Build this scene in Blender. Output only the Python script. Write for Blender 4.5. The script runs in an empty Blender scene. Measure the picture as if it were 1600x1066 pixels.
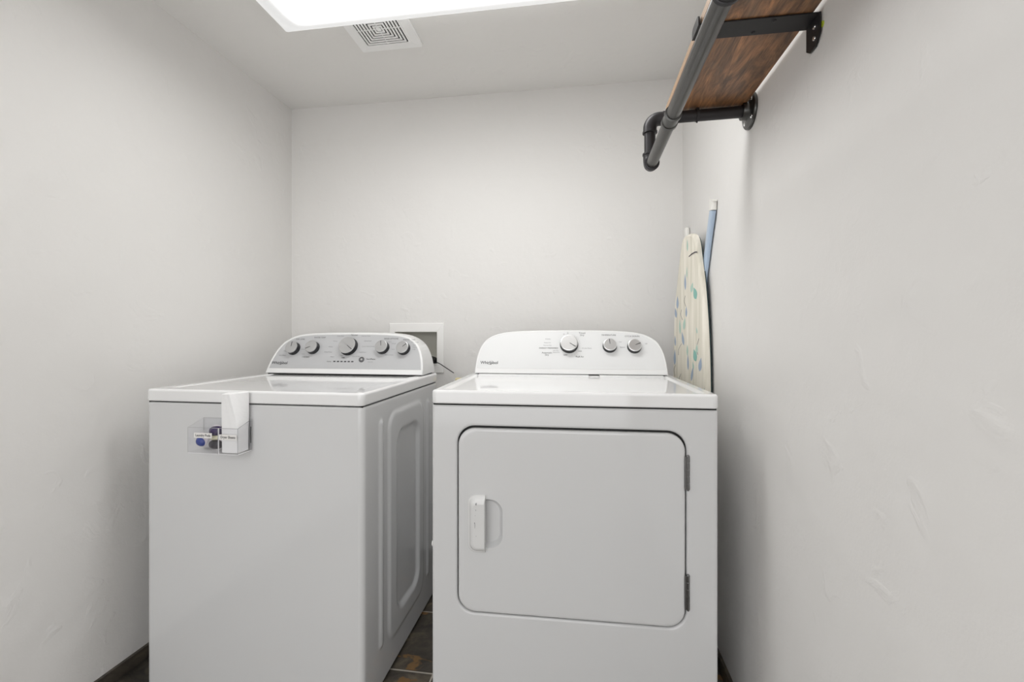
import bpy, bmesh, math, random
from math import sin, cos, pi, radians, tan, sqrt
from mathutils import Vector, Matrix
random.seed(7)
S = bpy.context.scene
COL = S.collection

# ------------------------------------------------------------------ camera
CAM_H = 1.0711
cd = bpy.data.cameras.new('camera')
cam = bpy.data.objects.new('camera', cd); COL.objects.link(cam)
cam.location = (0, 0, CAM_H)
cam.rotation_euler = (radians(90), 0, 0.1483)
cd.sensor_fit = 'HORIZONTAL'; cd.sensor_width = 36.0
cd.lens = 36.0 * 691.78 / 1600.0
cd.shift_y = -12.65 / 1600.0
cd.clip_start = 0.02
S.camera = cam

# ------------------------------------------------------------------ world, exposure
w = bpy.data.worlds.new('world'); S.world = w; w.use_nodes = True
wb = w.node_tree.nodes['Background']
wb.inputs['Color'].default_value = (1.0, 1.0, 1.0, 1)
wb.inputs['Strength'].default_value = 2.0  # even white fill, added to enter by the doorway behind the camera
LENS_STRENGTH = 14.5
LENS_COLOR = (1.0, 1.0, 0.99, 1)
S.view_settings.view_transform = 'Standard'
S.view_settings.look = 'None'
S.view_settings.exposure = 0.10
S.view_settings.gamma = 1.0
S.view_settings.use_curve_mapping = False

# ------------------------------------------------------------------ materials
def mat(name, color, rough=0.5, metal=0.0, coat=0.0, spec=0.5):
    m = bpy.data.materials.new(name); m.use_nodes = True
    b = m.node_tree.nodes['Principled BSDF']
    b.inputs['Base Color'].default_value = (*color, 1)
    b.inputs['Roughness'].default_value = rough
    b.inputs['Metallic'].default_value = metal
    b.inputs['Coat Weight'].default_value = coat
    b.inputs['Specular IOR Level'].default_value = spec
    return m

def N(m, t, **kw):
    n = m.node_tree.nodes.new(t)
    for k, v in kw.items():
        if k in n.inputs: n.inputs[k].default_value = v
        else: setattr(n, k, v)
    return n
def L(m, a, b): m.node_tree.links.new(a, b)

def bump_noise(m, layers, strength=0.2, dist=0.002):
    b = m.node_tree.nodes['Principled BSDF']
    tc = N(m, 'ShaderNodeTexCoord')
    prev = None
    for scale, det, wgt in layers:
        n = N(m, 'ShaderNodeTexNoise'); n.inputs['Scale'].default_value = scale; n.inputs['Detail'].default_value = det
        L(m, tc.outputs['Object'], n.inputs['Vector'])
        mu = N(m, 'ShaderNodeMath', operation='MULTIPLY'); mu.inputs[1].default_value = wgt
        L(m, n.outputs['Fac'], mu.inputs[0])
        if prev:
            ad = N(m, 'ShaderNodeMath', operation='ADD'); L(m, prev, ad.inputs[0]); L(m, mu.outputs[0], ad.inputs[1]); prev = ad.outputs[0]
        else: prev = mu.outputs[0]
    bp = N(m, 'ShaderNodeBump'); bp.inputs['Strength'].default_value = strength; bp.inputs['Distance'].default_value = dist
    L(m, prev, bp.inputs['Height']); L(m, bp.outputs[0], b.inputs['Normal'])
    return m

def plaster(name, color):
    m = mat(name, color, 0.62, spec=0.3)
    b = m.node_tree.nodes['Principled BSDF']
    tc = N(m, 'ShaderNodeTexCoord')
    # broad trowel waves, fine roller stipple, and sparse small ridges
    n1 = N(m, 'ShaderNodeTexNoise'); n1.inputs['Scale'].default_value = 7; n1.inputs['Detail'].default_value = 3
    n2 = N(m, 'ShaderNodeTexNoise'); n2.inputs['Scale'].default_value = 190; n2.inputs['Detail'].default_value = 2
    n3 = N(m, 'ShaderNodeTexNoise'); n3.inputs['Scale'].default_value = 13; n3.inputs['Detail'].default_value = 5; n3.inputs['Distortion'].default_value = 0.7
    for n in (n1, n2, n3): L(m, tc.outputs['Object'], n.inputs['Vector'])
    cr = N(m, 'ShaderNodeMapRange'); cr.inputs['From Min'].default_value = 0.60; cr.inputs['From Max'].default_value = 0.80
    L(m, n3.outputs['Fac'], cr.inputs['Value'])
    a = N(m, 'ShaderNodeMath', operation='MULTIPLY_ADD'); a.inputs[1].default_value = 1.6; L(m, n1.outputs['Fac'], a.inputs[0])
    c = N(m, 'ShaderNodeMath', operation='MULTIPLY'); c.inputs[1].default_value = 0.07; L(m, n2.outputs['Fac'], c.inputs[0])
    L(m, c.outputs[0], a.inputs[2])
    e = N(m, 'ShaderNodeMath', operation='MULTIPLY_ADD'); e.inputs[1].default_value = 0.45; L(m, cr.outputs[0], e.inputs[0]); L(m, a.outputs[0], e.inputs[2])
    bp = N(m, 'ShaderNodeBump'); bp.inputs['Strength'].default_value = 0.7; bp.inputs['Distance'].default_value = 0.005
    L(m, e.outputs[0], bp.inputs['Height']); L(m, bp.outputs[0], b.inputs['Normal'])
    return m

M = {}
M['wall'] = plaster('wall_paint', (0.785, 0.772, 0.754))
M['ceiling'] = plaster('ceiling_paint', (0.86, 0.85, 0.83))
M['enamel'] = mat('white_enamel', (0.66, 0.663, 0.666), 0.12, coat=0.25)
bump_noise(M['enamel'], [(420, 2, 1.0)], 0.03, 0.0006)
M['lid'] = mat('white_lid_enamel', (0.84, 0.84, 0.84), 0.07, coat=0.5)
M['white_plastic'] = mat('white_plastic', (0.84, 0.84, 0.835), 0.28)
M['handle'] = mat('handle_plastic', (0.70, 0.70, 0.695), 0.25)
M['white_panel'] = mat('white_panel', (0.78, 0.785, 0.785), 0.3)
M['silver_panel'] = mat('silver_panel', (0.56, 0.565, 0.575), 0.38, metal=0.25)
M['knob_face'] = mat('knob_face', (0.78, 0.78, 0.78), 0.28, metal=0.75)
M['knob_face_gray'] = mat('knob_face_grey', (0.52, 0.52, 0.52), 0.35, metal=0.6)
M['knob_side'] = mat('knob_side', (0.02, 0.02, 0.022), 0.15)
M['chrome'] = mat('chrome', (0.8, 0.8, 0.8), 0.12, metal=1.0)
M['hinge'] = mat('hinge_steel', (0.2, 0.2, 0.2), 0.3, metal=1.0)
M['ink'] = mat('print_ink', (0.06, 0.06, 0.065), 0.5)
M['ink_soft'] = mat('print_ink_soft', (0.25, 0.25, 0.26), 0.5)
M['dark'] = mat('dark_gap', (0.015, 0.015, 0.015), 0.8)  # paints shade into seams and slots; also the black adhesive strip
M['button'] = mat('button_grey', (0.12, 0.12, 0.125), 0.35)
M['black_metal'] = bump_noise(mat('black_iron', (0.035, 0.033, 0.035), 0.42, metal=0.5), [(160, 3, 1.0)], 0.25, 0.0008)
M['rod'] = bump_noise(mat('galvanised_pipe', (0.11, 0.108, 0.104), 0.33, metal=0.85), [(30, 3, 1.0)], 0.08, 0.001)
M['strap'] = mat('black_strap', (0.012, 0.011, 0.012), 0.45, spec=0.4)
M['flange'] = bump_noise(mat('steel_flange', (0.10, 0.10, 0.097), 0.3, metal=0.9), [(120, 3, 1.0)], 0.3, 0.001)
M['green'] = mat('green_anchor', (0.5, 0.6, 0.05), 0.5)
M['box_plastic'] = mat('box_plastic', (0.9, 0.89, 0.87), 0.4)
M['vent'] = mat('vent_plastic', (0.96, 0.96, 0.955), 0.35)
M['box_inside'] = mat('box_inside', (0.62, 0.61, 0.56), 0.55)
M['rubber'] = mat('black_rubber', (0.012, 0.012, 0.013), 0.4)
M['brass'] = mat('yellow_fitting', (0.66, 0.57, 0.33), 0.4)
M['cord'] = mat('clear_tube', (0.7, 0.69, 0.65), 0.4)
M['label'] = mat('paper_label', (0.83, 0.81, 0.79), 0.5)
M['sheet'] = bump_noise(mat('dryer_sheet_fabric', (0.86, 0.86, 0.86), 0.9, spec=0.1), [(90, 4, 1.0)], 0.35, 0.003)
M['purple'] = mat('purple_gel', (0.025, 0.008, 0.075), 0.15, coat=0.2)
M['navy'] = mat('dark_gel', (0.012, 0.008, 0.018), 0.15, coat=0.2)
M['blue'] = mat('blue_gel', (0.012, 0.04, 0.27), 0.15, coat=0.2)
M['cream'] = mat('cream_powder', (0.72, 0.7, 0.5), 0.25, coat=0.6)
M['pod_white'] = mat('pod_film_white', (0.66, 0.62, 0.66), 0.2, coat=0.6)
M['blue_paint'] = mat('pale_blue_paint', (0.45, 0.56, 0.70), 0.3)
M['cap'] = bump_noise(mat('white_cap', (0.82, 0.81, 0.77), 0.5), [(150, 2, 1.0)], 0.3, 0.001)
M['teal_leaf'] = mat('teal_leaf_print', (0.26, 0.50, 0.44), 0.8)
M['pale_leaf'] = mat('pale_green_leaf_print', (0.46, 0.62, 0.54), 0.8)
M['blue_leaf'] = mat('blue_leaf_print', (0.36, 0.44, 0.56), 0.8)
M['stem'] = mat('stem_print', (0.08, 0.07, 0.08), 0.8)
M['teal_shade'] = mat('deck_teal_shade', (0.05, 0.09, 0.10), 0.7)  # shade of the leg gap painted as dark teal

def mat_cover():
    m = mat('board_cover', (0.80, 0.76, 0.66), 0.85, spec=0.15)
    b = m.node_tree.nodes['Principled BSDF']
    tc = N(m, 'ShaderNodeTexCoord')
    mp = N(m, 'ShaderNodeMapping'); mp.inputs['Scale'].default_value = (50, 50, 3)
    n = N(m, 'ShaderNodeTexNoise'); n.inputs['Scale'].default_value = 1.0; n.inputs['Detail'].default_value = 3
    L(m, tc.outputs['Object'], mp.inputs[0]); L(m, mp.outputs[0], n.inputs['Vector'])
    r = N(m, 'ShaderNodeValToRGB')
    r.color_ramp.elements[0].color = (0.66, 0.63, 0.53, 1); r.color_ramp.elements[0].position = 0.3
    r.color_ramp.elements[1].color = (0.86, 0.82, 0.73, 1); r.color_ramp.elements[1].position = 0.65
    L(m, n.outputs['Fac'], r.inputs[0]); L(m, r.outputs[0], b.inputs['Base Color'])
    bp = N(m, 'ShaderNodeBump'); bp.inputs['Strength'].default_value = 0.4; bp.inputs['Distance'].default_value = 0.002
    L(m, n.outputs['Fac'], bp.inputs['Height']); L(m, bp.outputs[0], b.inputs['Normal'])
    return m
M['cover'] = mat_cover()

def mat_wood():
    m = mat('rustic_wood', (0.2, 0.1, 0.05), 0.38)
    b = m.node_tree.nodes['Principled BSDF']
    tc = N(m, 'ShaderNodeTexCoord')
    mp = N(m, 'ShaderNodeMapping'); mp.inputs['Scale'].default_value = (13, 2.6, 13); mp.inputs['Rotation'].default_value = (0, 0, 0.12)
    L(m, tc.outputs['Object'], mp.inputs[0])
    n = N(m, 'ShaderNodeTexNoise'); n.inputs['Scale'].default_value = 1.5; n.inputs['Detail'].default_value = 6; n.inputs['Distortion'].default_value = 2.2; n.inputs['Roughness'].default_value = 0.65
    L(m, mp.outputs[0], n.inputs['Vector'])
    r = N(m, 'ShaderNodeValToRGB')
    e = r.color_ramp.elements
    e[0].position = 0.28; e[0].color = (0.04, 0.022, 0.013, 1)
    e[1].position = 0.74; e[1].color = (0.62, 0.30, 0.12, 1)
    x = r.color_ramp.elements.new(0.47); x.color = (0.20, 0.10, 0.048, 1)
    x = r.color_ramp.elements.new(0.6); x.color = (0.36, 0.17, 0.075, 1)
    L(m, n.outputs['Fac'], r.inputs[0])
    # fine fibres
    mp2 = N(m, 'ShaderNodeMapping'); mp2.inputs['Scale'].default_value = (190, 9, 190); mp2.inputs['Rotation'].default_value = (0, 0, 0.12)
    L(m, tc.outputs['Object'], mp2.inputs[0])
    n2 = N(m, 'ShaderNodeTexNoise'); n2.inputs['Scale'].default_value = 1.0; n2.inputs['Detail'].default_value = 3; n2.inputs['Distortion'].default_value = 0.6
    L(m, mp2.outputs[0], n2.inputs['Vector'])
    n3 = N(m, 'ShaderNodeTexNoise'); n3.inputs['Scale'].default_value = 9.0; n3.inputs['Detail'].default_value = 3
    L(m, tc.outputs['Object'], n3.inputs['Vector'])
    mx = N(m, 'ShaderNodeMix', data_type='RGBA', blend_type='OVERLAY'); mx.inputs[0].default_value = 0.75
    L(m, r.outputs[0], mx.inputs[6]); L(m, n2.outputs['Fac'], mx.inputs[7])
    # worn greyish patches
    r3 = N(m, 'ShaderNodeMapRange'); r3.inputs['From Min'].default_value = 0.52; r3.inputs['From Max'].default_value = 0.72; r3.inputs['To Max'].default_value = 0.55
    L(m, n3.outputs['Fac'], r3.inputs['Value'])
    mx2 = N(m, 'ShaderNodeMix', data_type='RGBA'); mx2.inputs[7].default_value = (0.30, 0.22, 0.155, 1)
    L(m, r3.outputs[0], mx2.inputs[0]); L(m, mx.outputs[2], mx2.inputs[6])
    L(m, mx2.outputs[2], b.inputs['Base Color'])
    bp = N(m, 'ShaderNodeBump'); bp.inputs['Strength'].default_value = 0.25; bp.inputs['Distance'].default_value = 0.001
    L(m, n2.outputs['Fac'], bp.inputs['Height']); L(m, bp.outputs[0], b.inputs['Normal'])
    return m
M['wood'] = mat_wood()
M['wood_edge'] = mat('pale_wood_edge', (0.36, 0.24, 0.15), 0.5)

def mat_slate(name, tile):
    m = mat(name, (0.1, 0.09, 0.08), 0.42)
    b = m.node_tree.nodes['Principled BSDF']
    tc = N(m, 'ShaderNodeTexCoord')
    n = N(m, 'ShaderNodeTexNoise'); n.inputs['Scale'].default_value = 9; n.inputs['Detail'].default_value = 7; n.inputs['Distortion'].default_value = 1.5; n.inputs['Roughness'].default_value = 0.62
    L(m, tc.outputs['Object'], n.inputs['Vector'])
    r = N(m, 'ShaderNodeValToRGB'); e = r.color_ramp.elements
    e[0].position = 0.3; e[0].color = (0.030, 0.028, 0.026, 1)
    e[1].position = 0.7; e[1].color = (0.19, 0.155, 0.11, 1)
    x = e.new(0.5); x.color = (0.085, 0.073, 0.057, 1)
    L(m, n.outputs['Fac'], r.inputs[0])
    mp = N(m, 'ShaderNodeMapping'); mp.inputs['Scale'].default_value = (8, 15, 8); mp.inputs['Rotation'].default_value = (0, 0, 0.35); mp.inputs['Location'].default_value = (2.1, 4.4, 0.0)
    L(m, tc.outputs['Object'], mp.inputs[0])
    n2 = N(m, 'ShaderNodeTexNoise'); n2.inputs['Scale'].default_value = 1.0; n2.inputs['Detail'].default_value = 3; n2.inputs['Distortion'].default_value = 0.8
    L(m, mp.outputs[0], n2.inputs['Vector'])
    mr = N(m, 'ShaderNodeMapRange'); mr.inputs['From Min'].default_value = 0.60; mr.inputs['From Max'].default_value = 0.64
    L(m, n2.outputs['Fac'], mr.inputs['Value'])
    mx = N(m, 'ShaderNodeMix', data_type='RGBA'); mx.inputs[7].default_value = (0.22, 0.125, 0.05, 1) if tile else (0.05, 0.045, 0.035, 1)
    L(m, mr.outputs[0], mx.inputs[0]); L(m, r.outputs[0], mx.inputs[6])
    out = mx.outputs[2]; h = n.outputs['Fac']
    if tile:
        br = N(m, 'ShaderNodeTexBrick'); br.offset = 0.5; br.squash = 1
        br.inputs['Scale'].default_value = 1.0; br.inputs['Brick Width'].default_value = 0.60; br.inputs['Row Height'].default_value = 0.295
        br.inputs['Mortar Size'].default_value = 0.0028; br.inputs['Mortar Smooth'].default_value = 0.1
        mb = N(m, 'ShaderNodeMapping'); mb.inputs['Location'].default_value = (0.15, -1.338 + 0.295 * 5, 0)
        L(m, tc.outputs['Object'], mb.inputs[0]); L(m, mb.outputs[0], br.inputs['Vector'])
        mx3 = N(m, 'ShaderNodeMix', data_type='RGBA'); mx3.inputs[7].default_value = (0.5, 0.46, 0.40, 1)
        L(m, br.outputs['Fac'], mx3.inputs[0]); L(m, out, mx3.inputs[6]); out = mx3.outputs[2]
    L(m, out, b.inputs['Base Color'])
    bp = N(m, 'ShaderNodeBump'); bp.inputs['Strength'].default_value = 0.6; bp.inputs['Distance'].default_value = 0.006
    L(m, h, bp.inputs['Height']); L(m, bp.outputs[0], b.inputs['Normal'])
    return m
M['floor'] = mat_slate('slate_floor', True)
M['slate'] = mat_slate('slate_baseboard', False)

def mat_acrylic():
    m = bpy.data.materials.new('clear_acrylic'); m.use_nodes = True
    nt = m.node_tree; nt.nodes.remove(nt.nodes['Principled BSDF'])
    out = nt.nodes['Material Output']
    tr = N(m, 'ShaderNodeBsdfTransparent'); tr.inputs['Color'].default_value = (0.99, 0.99, 0.995, 1)
    gl = N(m, 'ShaderNodeBsdfGlossy'); gl.inputs['Roughness'].default_value = 0.04
    lw = N(m, 'ShaderNodeLayerWeight'); lw.inputs['Blend'].default_value = 0.5
    pw = N(m, 'ShaderNodeMath', operation='POWER'); pw.inputs[1].default_value = 5.0; L(m, lw.outputs['Facing'], pw.inputs[0])
    fr = N(m, 'ShaderNodeMath', operation='MULTIPLY_ADD'); fr.inputs[1].default_value = 0.5; fr.inputs[2].default_value = 0.035; L(m, pw.outputs[0], fr.inputs[0])
    mx = N(m, 'ShaderNodeMixShader')
    L(m, fr.outputs[0], mx.inputs[0]); L(m, tr.outputs[0], mx.inputs[1]); L(m, gl.outputs[0], mx.inputs[2])
    L(m, mx.outputs[0], out.inputs['Surface'])
    return m
M['acrylic'] = mat_acrylic()
M['acrylic_edge'] = mat('acrylic_cut_edge', (0.42, 0.42, 0.43), 0.2, coat=0.5)
M['acrylic_bright'] = mat('acrylic_polished_edge', (0.8, 0.8, 0.82), 0.15, coat=0.5)

def mat_lens():
    m = mat('ribbed_diffuser', (0.9, 0.9, 0.9), 0.35)
    b = m.node_tree.nodes['Principled BSDF']
    b.inputs['Emission Color'].default_value = LENS_COLOR
    # the plastic glows strongest over the tubes and weakly on its turned-up sides
    at = N(m, 'ShaderNodeAttribute', attribute_name='glow')
    mu = N(m, 'ShaderNodeMath', operation='MULTIPLY'); mu.inputs[1].default_value = LENS_STRENGTH
    L(m, at.outputs['Fac'], mu.inputs[0]); L(m, mu.outputs[0], b.inputs['Emission Strength'])
    b.inputs['Base Color'].default_value = (0.25, 0.25, 0.25, 1)
    return m
M['lens'] = mat_lens()

# ------------------------------------------------------------------ mesh helpers
class MB:
    """collects vertices and faces for ONE mesh object"""
    def __init__(s): s.v = []; s.f = []; s.mi = []; s.cur = 0
    def add(s, vs, fs):
        o = len(s.v); s.v += [tuple(p) for p in vs]
        for f in fs: s.f.append(tuple(o + i for i in f)); s.mi.append(s.cur)
    def box(s, x0, x1, y0, y1, z0, z1, bev=0.0):
        if bev > 0:
            lo = [(-0.0, bev), ]
            loops = []
            for z, ins in ((z0, bev), (z0 + bev, 0), (z1 - bev, 0), (z1, bev)):
                loops.append([(x, y, z) for x, y in rr(x0 + ins, x1 - ins, y0 + ins, y1 - ins, bev, 2)])
            s.loft(loops, True, True); return
        v = [(x, y, z) for z in (z0, z1) for y in (y0, y1) for x in (x0, x1)]
        s.add(v, [(0, 2, 3, 1), (4, 5, 7, 6), (0, 1, 5, 4), (2, 6, 7, 3), (0, 4, 6, 2), (1, 3, 7, 5)])
    def loft(s, loops, cap0=False, cap1=False, closed=True):
        n = len(loops[0]); vs = [p for l in loops for p in l]; fs = []
        for i in range(len(loops) - 1):
            for j in range(n if closed else n - 1):
                k = (j + 1) % n
                fs.append((i * n + j, i * n + k, (i + 1) * n + k, (i + 1) * n + j))
        if cap0: fs.append(tuple(reversed(range(n))))
        if cap1: fs.append(tuple((len(loops) - 1) * n + j for j in range(n)))
        s.add(vs, fs)
    def tube(s, pts, r, n=20, caps=True):
        pts = [Vector(p) for p in pts]; rs = r if isinstance(r, (list, tuple)) else [r] * len(pts)
        loops = []; u = None
        for i, p in enumerate(pts):
            if i == 0: t = pts[1] - pts[0]
            elif i == len(pts) - 1: t = pts[-1] - pts[-2]
            else: t = (pts[i + 1] - p).normalized() + (p - pts[i - 1]).normalized()
            if t.length < 1e-9: t = pts[i] - pts[i - 1]
            t.normalize()
            if u is None:
                u = t.orthogonal().normalized()
            else:
                u = (u - t * u.dot(t)).normalized()
            v = t.cross(u)
            loops.append([p + (u * cos(2 * pi * k / n) + v * sin(2 * pi * k / n)) * rs[i] for k in range(n)])
        s.loft(loops, caps, caps)
    def lathe(s, prof, c, axis, n=40, ref=None):
        """prof: list of (radius, height along axis)"""
        c = Vector(c); ax = Vector(axis).normalized(); u = (Vector(ref) if ref else ax.orthogonal()).normalized(); v = ax.cross(u)
        loops = [[c + ax * h + (u * cos(2 * pi * k / n) + v * sin(2 * pi * k / n)) * r for k in range(n)] for r, h in prof]
        s.loft(loops, True, True)
    def build(s, name, material, parent=None, smooth=True, angle=35, matrix=None, big_smooth=False):
        me = bpy.data.meshes.new(name)
        vs = [matrix @ Vector(p) for p in s.v] if matrix else s.v
        me.from_pydata([tuple(p) for p in vs], [], s.f)
        mats = material if isinstance(material, (list, tuple)) else [material]
        for m in mats: me.materials.append(m)
        if len(mats) > 1: me.polygons.foreach_set('material_index', s.mi)
        me.validate()
        bm = bmesh.new(); bm.from_mesh(me)
        bmesh.ops.recalc_face_normals(bm, faces=bm.faces)
        bm.to_mesh(me); bm.free()
        if smooth:
            me.polygons.foreach_set('use_smooth', [True] * len(me.polygons))
            me.set_sharp_from_angle(angle=radians(angle))
        for p in me.polygons:
            if p.area > 0.0012 and not big_smooth: p.use_smooth = False
        me.update()
        o = bpy.data.objects.new(name, me); COL.objects.link(o)
        if parent: o.parent = parent
        return o

def rr(x0, x1, y0, y1, r, n=6, rs=None):
    """rounded rectangle loop; rs = radii for (x1y1, x0y1, x0y0, x1y0)"""
    rs = rs or (r, r, r, r); pts = []
    for k, (cx, cy, sx, sy) in enumerate(((x1, y1, -1, -1), (x0, y1, 1, -1), (x0, y0, 1, 1), (x1, y0, -1, 1))):
        q = max(rs[k], 1e-5); ox, oy = cx + sx * q, cy + sy * q
        a0 = k * pi / 2
        for i in range(n + 1):
            a = a0 + (pi / 2) * i / n
            pts.append((ox + q * cos(a), oy + q * sin(a)))
    return pts

def empty(name, loc, rz=0.0):
    o = bpy.data.objects.new(name, None); COL.objects.link(o)
    o.location = loc; o.rotation_euler = (0, 0, rz); o.empty_display_size = 0.1
    return o
def tag(o, label, cat, group=None):
    o['label'] = label; o['category'] = cat
    if group: o['group'] = group
    return o
def struct(o): o['kind'] = 'structure'; return o

def text_into(mb, txt, size, fn, align='CENTER', xs=1.0, shear=0.0, bold=0.0):
    """adds a line of lettering to a mesh; fn maps flat (x, y) to a point"""
    cu = bpy.data.curves.new('lettering', 'FONT')
    cu.body = txt; cu.size = size; cu.align_x = align; cu.align_y = 'CENTER'; cu.shear = shear; cu.offset = bold; cu.resolution_u = 3
    ob = bpy.data.objects.new('lettering', cu); COL.objects.link(ob)
    dg = bpy.context.evaluated_depsgraph_get()
    me = bpy.data.meshes.new_from_object(ob.evaluated_get(dg))
    mb.add([fn(v.co.x * xs, v.co.y) for v in me.vertices], [tuple(p.vertices) for p in me.polygons])
    bpy.data.objects.remove(ob); bpy.data.curves.remove(cu); bpy.data.meshes.remove(me)

def smoothstep(t): t = max(0.0, min(1.0, t)); return t * t * (3 - 2 * t)
def catmull(P, m=8):
    out = []
    Q = [tuple(2 * a - b for a, b in zip(P[0], P[1]))] + list(P) + [tuple(2 * a - b for a, b in zip(P[-1], P[-2]))]
    for i in range(1, len(Q) - 2):
        for k in range(m):
            t = k / m
            out.append(tuple(0.5 * ((2 * b) + (-a + c) * t + (2 * a - 5 * b + 4 * c - d) * t * t + (-a + 3 * b - 3 * c + d) * t ** 3)
                             for a, b, c, d in zip(Q[i - 1], Q[i], Q[i + 1], Q[i + 2])))
    out.append(tuple(P[-1])); return out
def resample(P, n):
    d = [0.0]
    for a, b in zip(P, P[1:]): d.append(d[-1] + math.dist(a, b))
    out = []; j = 0
    for i in range(n):
        s = d[-1] * i / (n - 1)
        while j < len(d) - 2 and d[j + 1] < s: j += 1
        t = 0 if d[j + 1] == d[j] else (s - d[j]) / (d[j + 1] - d[j])
        out.append(tuple(x + (y - x) * t for x, y in zip(P[j], P[j + 1])))
    return out

# ------------------------------------------------------------------ the room
XL, XR, YB, YN, HC = -1.4113, 0.4517, 2.0192, -0.35, 2.1844
T = 0.12
mb = MB(); mb.box(XL - 2.2, XR + 2.2, YN - 2.5, YB + T, -0.12, 0)
struct(mb.build('floor', M['floor'], smooth=False))
mb = MB(); mb.box(XL - T, XR + T, YN - T, YB + T, HC, HC + 0.12)
struct(mb.build('ceiling', M['ceiling'], smooth=False))
mb = MB(); mb.box(XL - T, XL, YN - T, YB + T, 0, HC)
struct(mb.build('wall_left', M['wall'], smooth=False))
mb = MB(); mb.box(XR, XR + T, YN - T, YB + T, 0, HC)
struct(mb.build('wall_right', M['wall'], smooth=False))
# back wall with the hole of the supply box
BX0, BX1, BZ0, BZ1 = -0.868, -0.659, 0.926, 1.0755
mb = MB()
mb.box(XL, BX0 - 0.004, YB, YB + T, 0, HC); mb.box(BX1 + 0.004, XR, YB, YB + T, 0, HC)
mb.box(BX0 - 0.004, BX1 + 0.004, YB, YB + T, 0, BZ0 - 0.004); mb.box(BX0 - 0.004, BX1 + 0.004, YB, YB + T, BZ1 + 0.004, HC)
struct(mb.build('wall_back', M['wall'], smooth=False))
# unseen wall behind the camera; doorway widened to let fill light in
mb = MB()
mb.box(XL, -1.33, YN - T, YN, 0, HC); mb.box(0.38, XR, YN - T, YN, 0, HC); mb.box(-1.33, 0.38, YN - T, YN, 2.10, HC)
struct(mb.build('wall_front', M['wall'], smooth=False))
def baseboard(name, x0, x1, y0, y1):
    mb = MB(); mb.box(x0, x1, y0, y1, 0, 0.0445, 0.0015)
    mb2 = mb
    struct(mb2.build(name, M['slate']))
baseboard('baseboard_left', XL, XL + 0.011, YN, YB)
baseboard('baseboard_right', XR - 0.011, XR, YN, YB)
baseboard('baseboard_back', XL + 0.011, XR - 0.011, YB - 0.011, YB)

# ------------------------------------------------------------------ ceiling light
FX0, FX1, FY0, FY1, FZ = -0.985, 0.235, 1.0, 1.383, 2.10
lt = tag(empty('ceiling_light', ((FX0 + FX1) / 2, (FY0 + FY1) / 2, HC)), 'long white fluorescent ceiling light with a ribbed wraparound diffuser, glowing', 'ceiling light')
inv = Matrix.Translation(-lt.location)
mb = MB(); mb.box(FX0 + 0.02, FX1 - 0.02, FY0 + 0.03, FY1 - 0.03, FZ + 0.004, HC, 0.003)
mb.build('housing', M['white_plastic'], lt, matrix=inv)
mb = MB()
PIT = 0.0021
def lens_h(x, y):
    u = min(min(x - FX0, FX1 - x) / 0.13, 1); v = min(min(y - FY0, FY1 - y) / 0.165, 1)
    fu = 1 - (1 - u) ** 2; fv = 1 - (1 - v) ** 2
    k = (fu * fv)
    rib = 0.0004 * (1 if int(round((x - FX0) / PIT)) % 2 else -1) if 0.0 < k else 0
    return 0.055 * k + rib * min(1, k * 3)
NX, NY = int((FX1 - FX0) / 0.0021), 26; PIT = (FX1 - FX0) / NX
ys = [FY0 + (FY1 - FY0) * (0.5 - 0.5 * cos(pi * j / NY)) for j in range(NY + 1)]
vs = []; fs = []
for i in range(NX + 1):
    x = FX0 + (FX1 - FX0) * i / NX
    for y in ys: vs.append((x, y, FZ - lens_h(x, y)))
for i in range(NX):
    for j in range(NY):
        a = i * (NY + 1) + j; fs.append((a, a + 1, a + NY + 2, a + NY + 1))
mb.add(vs, fs)
# thin turned rim
mb.loft([[(x, y, z) for x, y in rr(FX0 - e, FX1 + e, FY0 - e, FY1 + e, 0.004, 2)] for e, z in ((0.0, FZ), (0.002, FZ + 0.001), (0.002, FZ + 0.005), (-0.02, FZ + 0.005))])
lens = mb.build('diffuser', M['lens'], lt, matrix=inv, angle=60)
ga = lens.data.attributes.new('glow', 'FLOAT', 'POINT')
vals = []
for v in lens.data.vertices:
    x, y, z = v.co + lt.location
    k = (FZ - z) / 0.055
    e = 0.60 / LENS_STRENGTH * (1 + 0.08 * (1 if int(round((x - FX0) / PIT)) % 2 else -1))
    near = min(min(x - FX0, FX1 - x) / 0.17, min(y - FY0, FY1 - y) / 0.13)
    vals.append(e + (1 - e) * smoothstep((near - 0.34) / 0.66) ** 2.5)
ga.data.foreach_set('value', vals)

# ------------------------------------------------------------------ exhaust vent
VX, VY, VH = -0.7135, 1.5125, 0.1235
vt = tag(empty('exhaust_vent', (VX, VY, HC)), 'square white plastic exhaust fan grille with concentric slots on the ceiling', 'vent')
mb = MB()
loops = []
for h, z in ((VH, 0.0), (VH, -0.008), (VH - 0.003, -0.0125), (VH - 0.033, -0.014), (VH - 0.036, -0.017), (0.083, -0.017), (0.081, -0.012)):
    loops.append([(x, y, z) for x, y in rr(-h, h, -h, h, 0.005, 3)])
mb.loft(loops)
mb.build('frame', M['vent'], vt)
mb = MB(); mb.box(-0.082, 0.082, -0.082, 0.082, -0.0138, -0.0005)
mb.build('slot_shade', M['dark'], vt, smooth=False)  # dark sheet stands for the shade inside the slots
mb = MB()
pitch = 0.0118
for k in range(6):
    ho = 0.0805 - k * pitch - 0.0035; hi = ho - (pitch - 0.0050)
    loops = []
    for h, z in ((ho, -0.0136), (ho, -0.0160), (ho - 0.0005, -0.0165), (hi + 0.0005, -0.0165), (hi, -0.0160), (hi, -0.0136)):
        loops.append([(x, y, z) for x, y in rr(-h, h, -h, h, 0.002, 2)])
    mb.loft(loops)
mb.box(-0.0085, 0.0085, -0.0085, 0.0085, -0.0165, -0.0136, 0.001)
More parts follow.
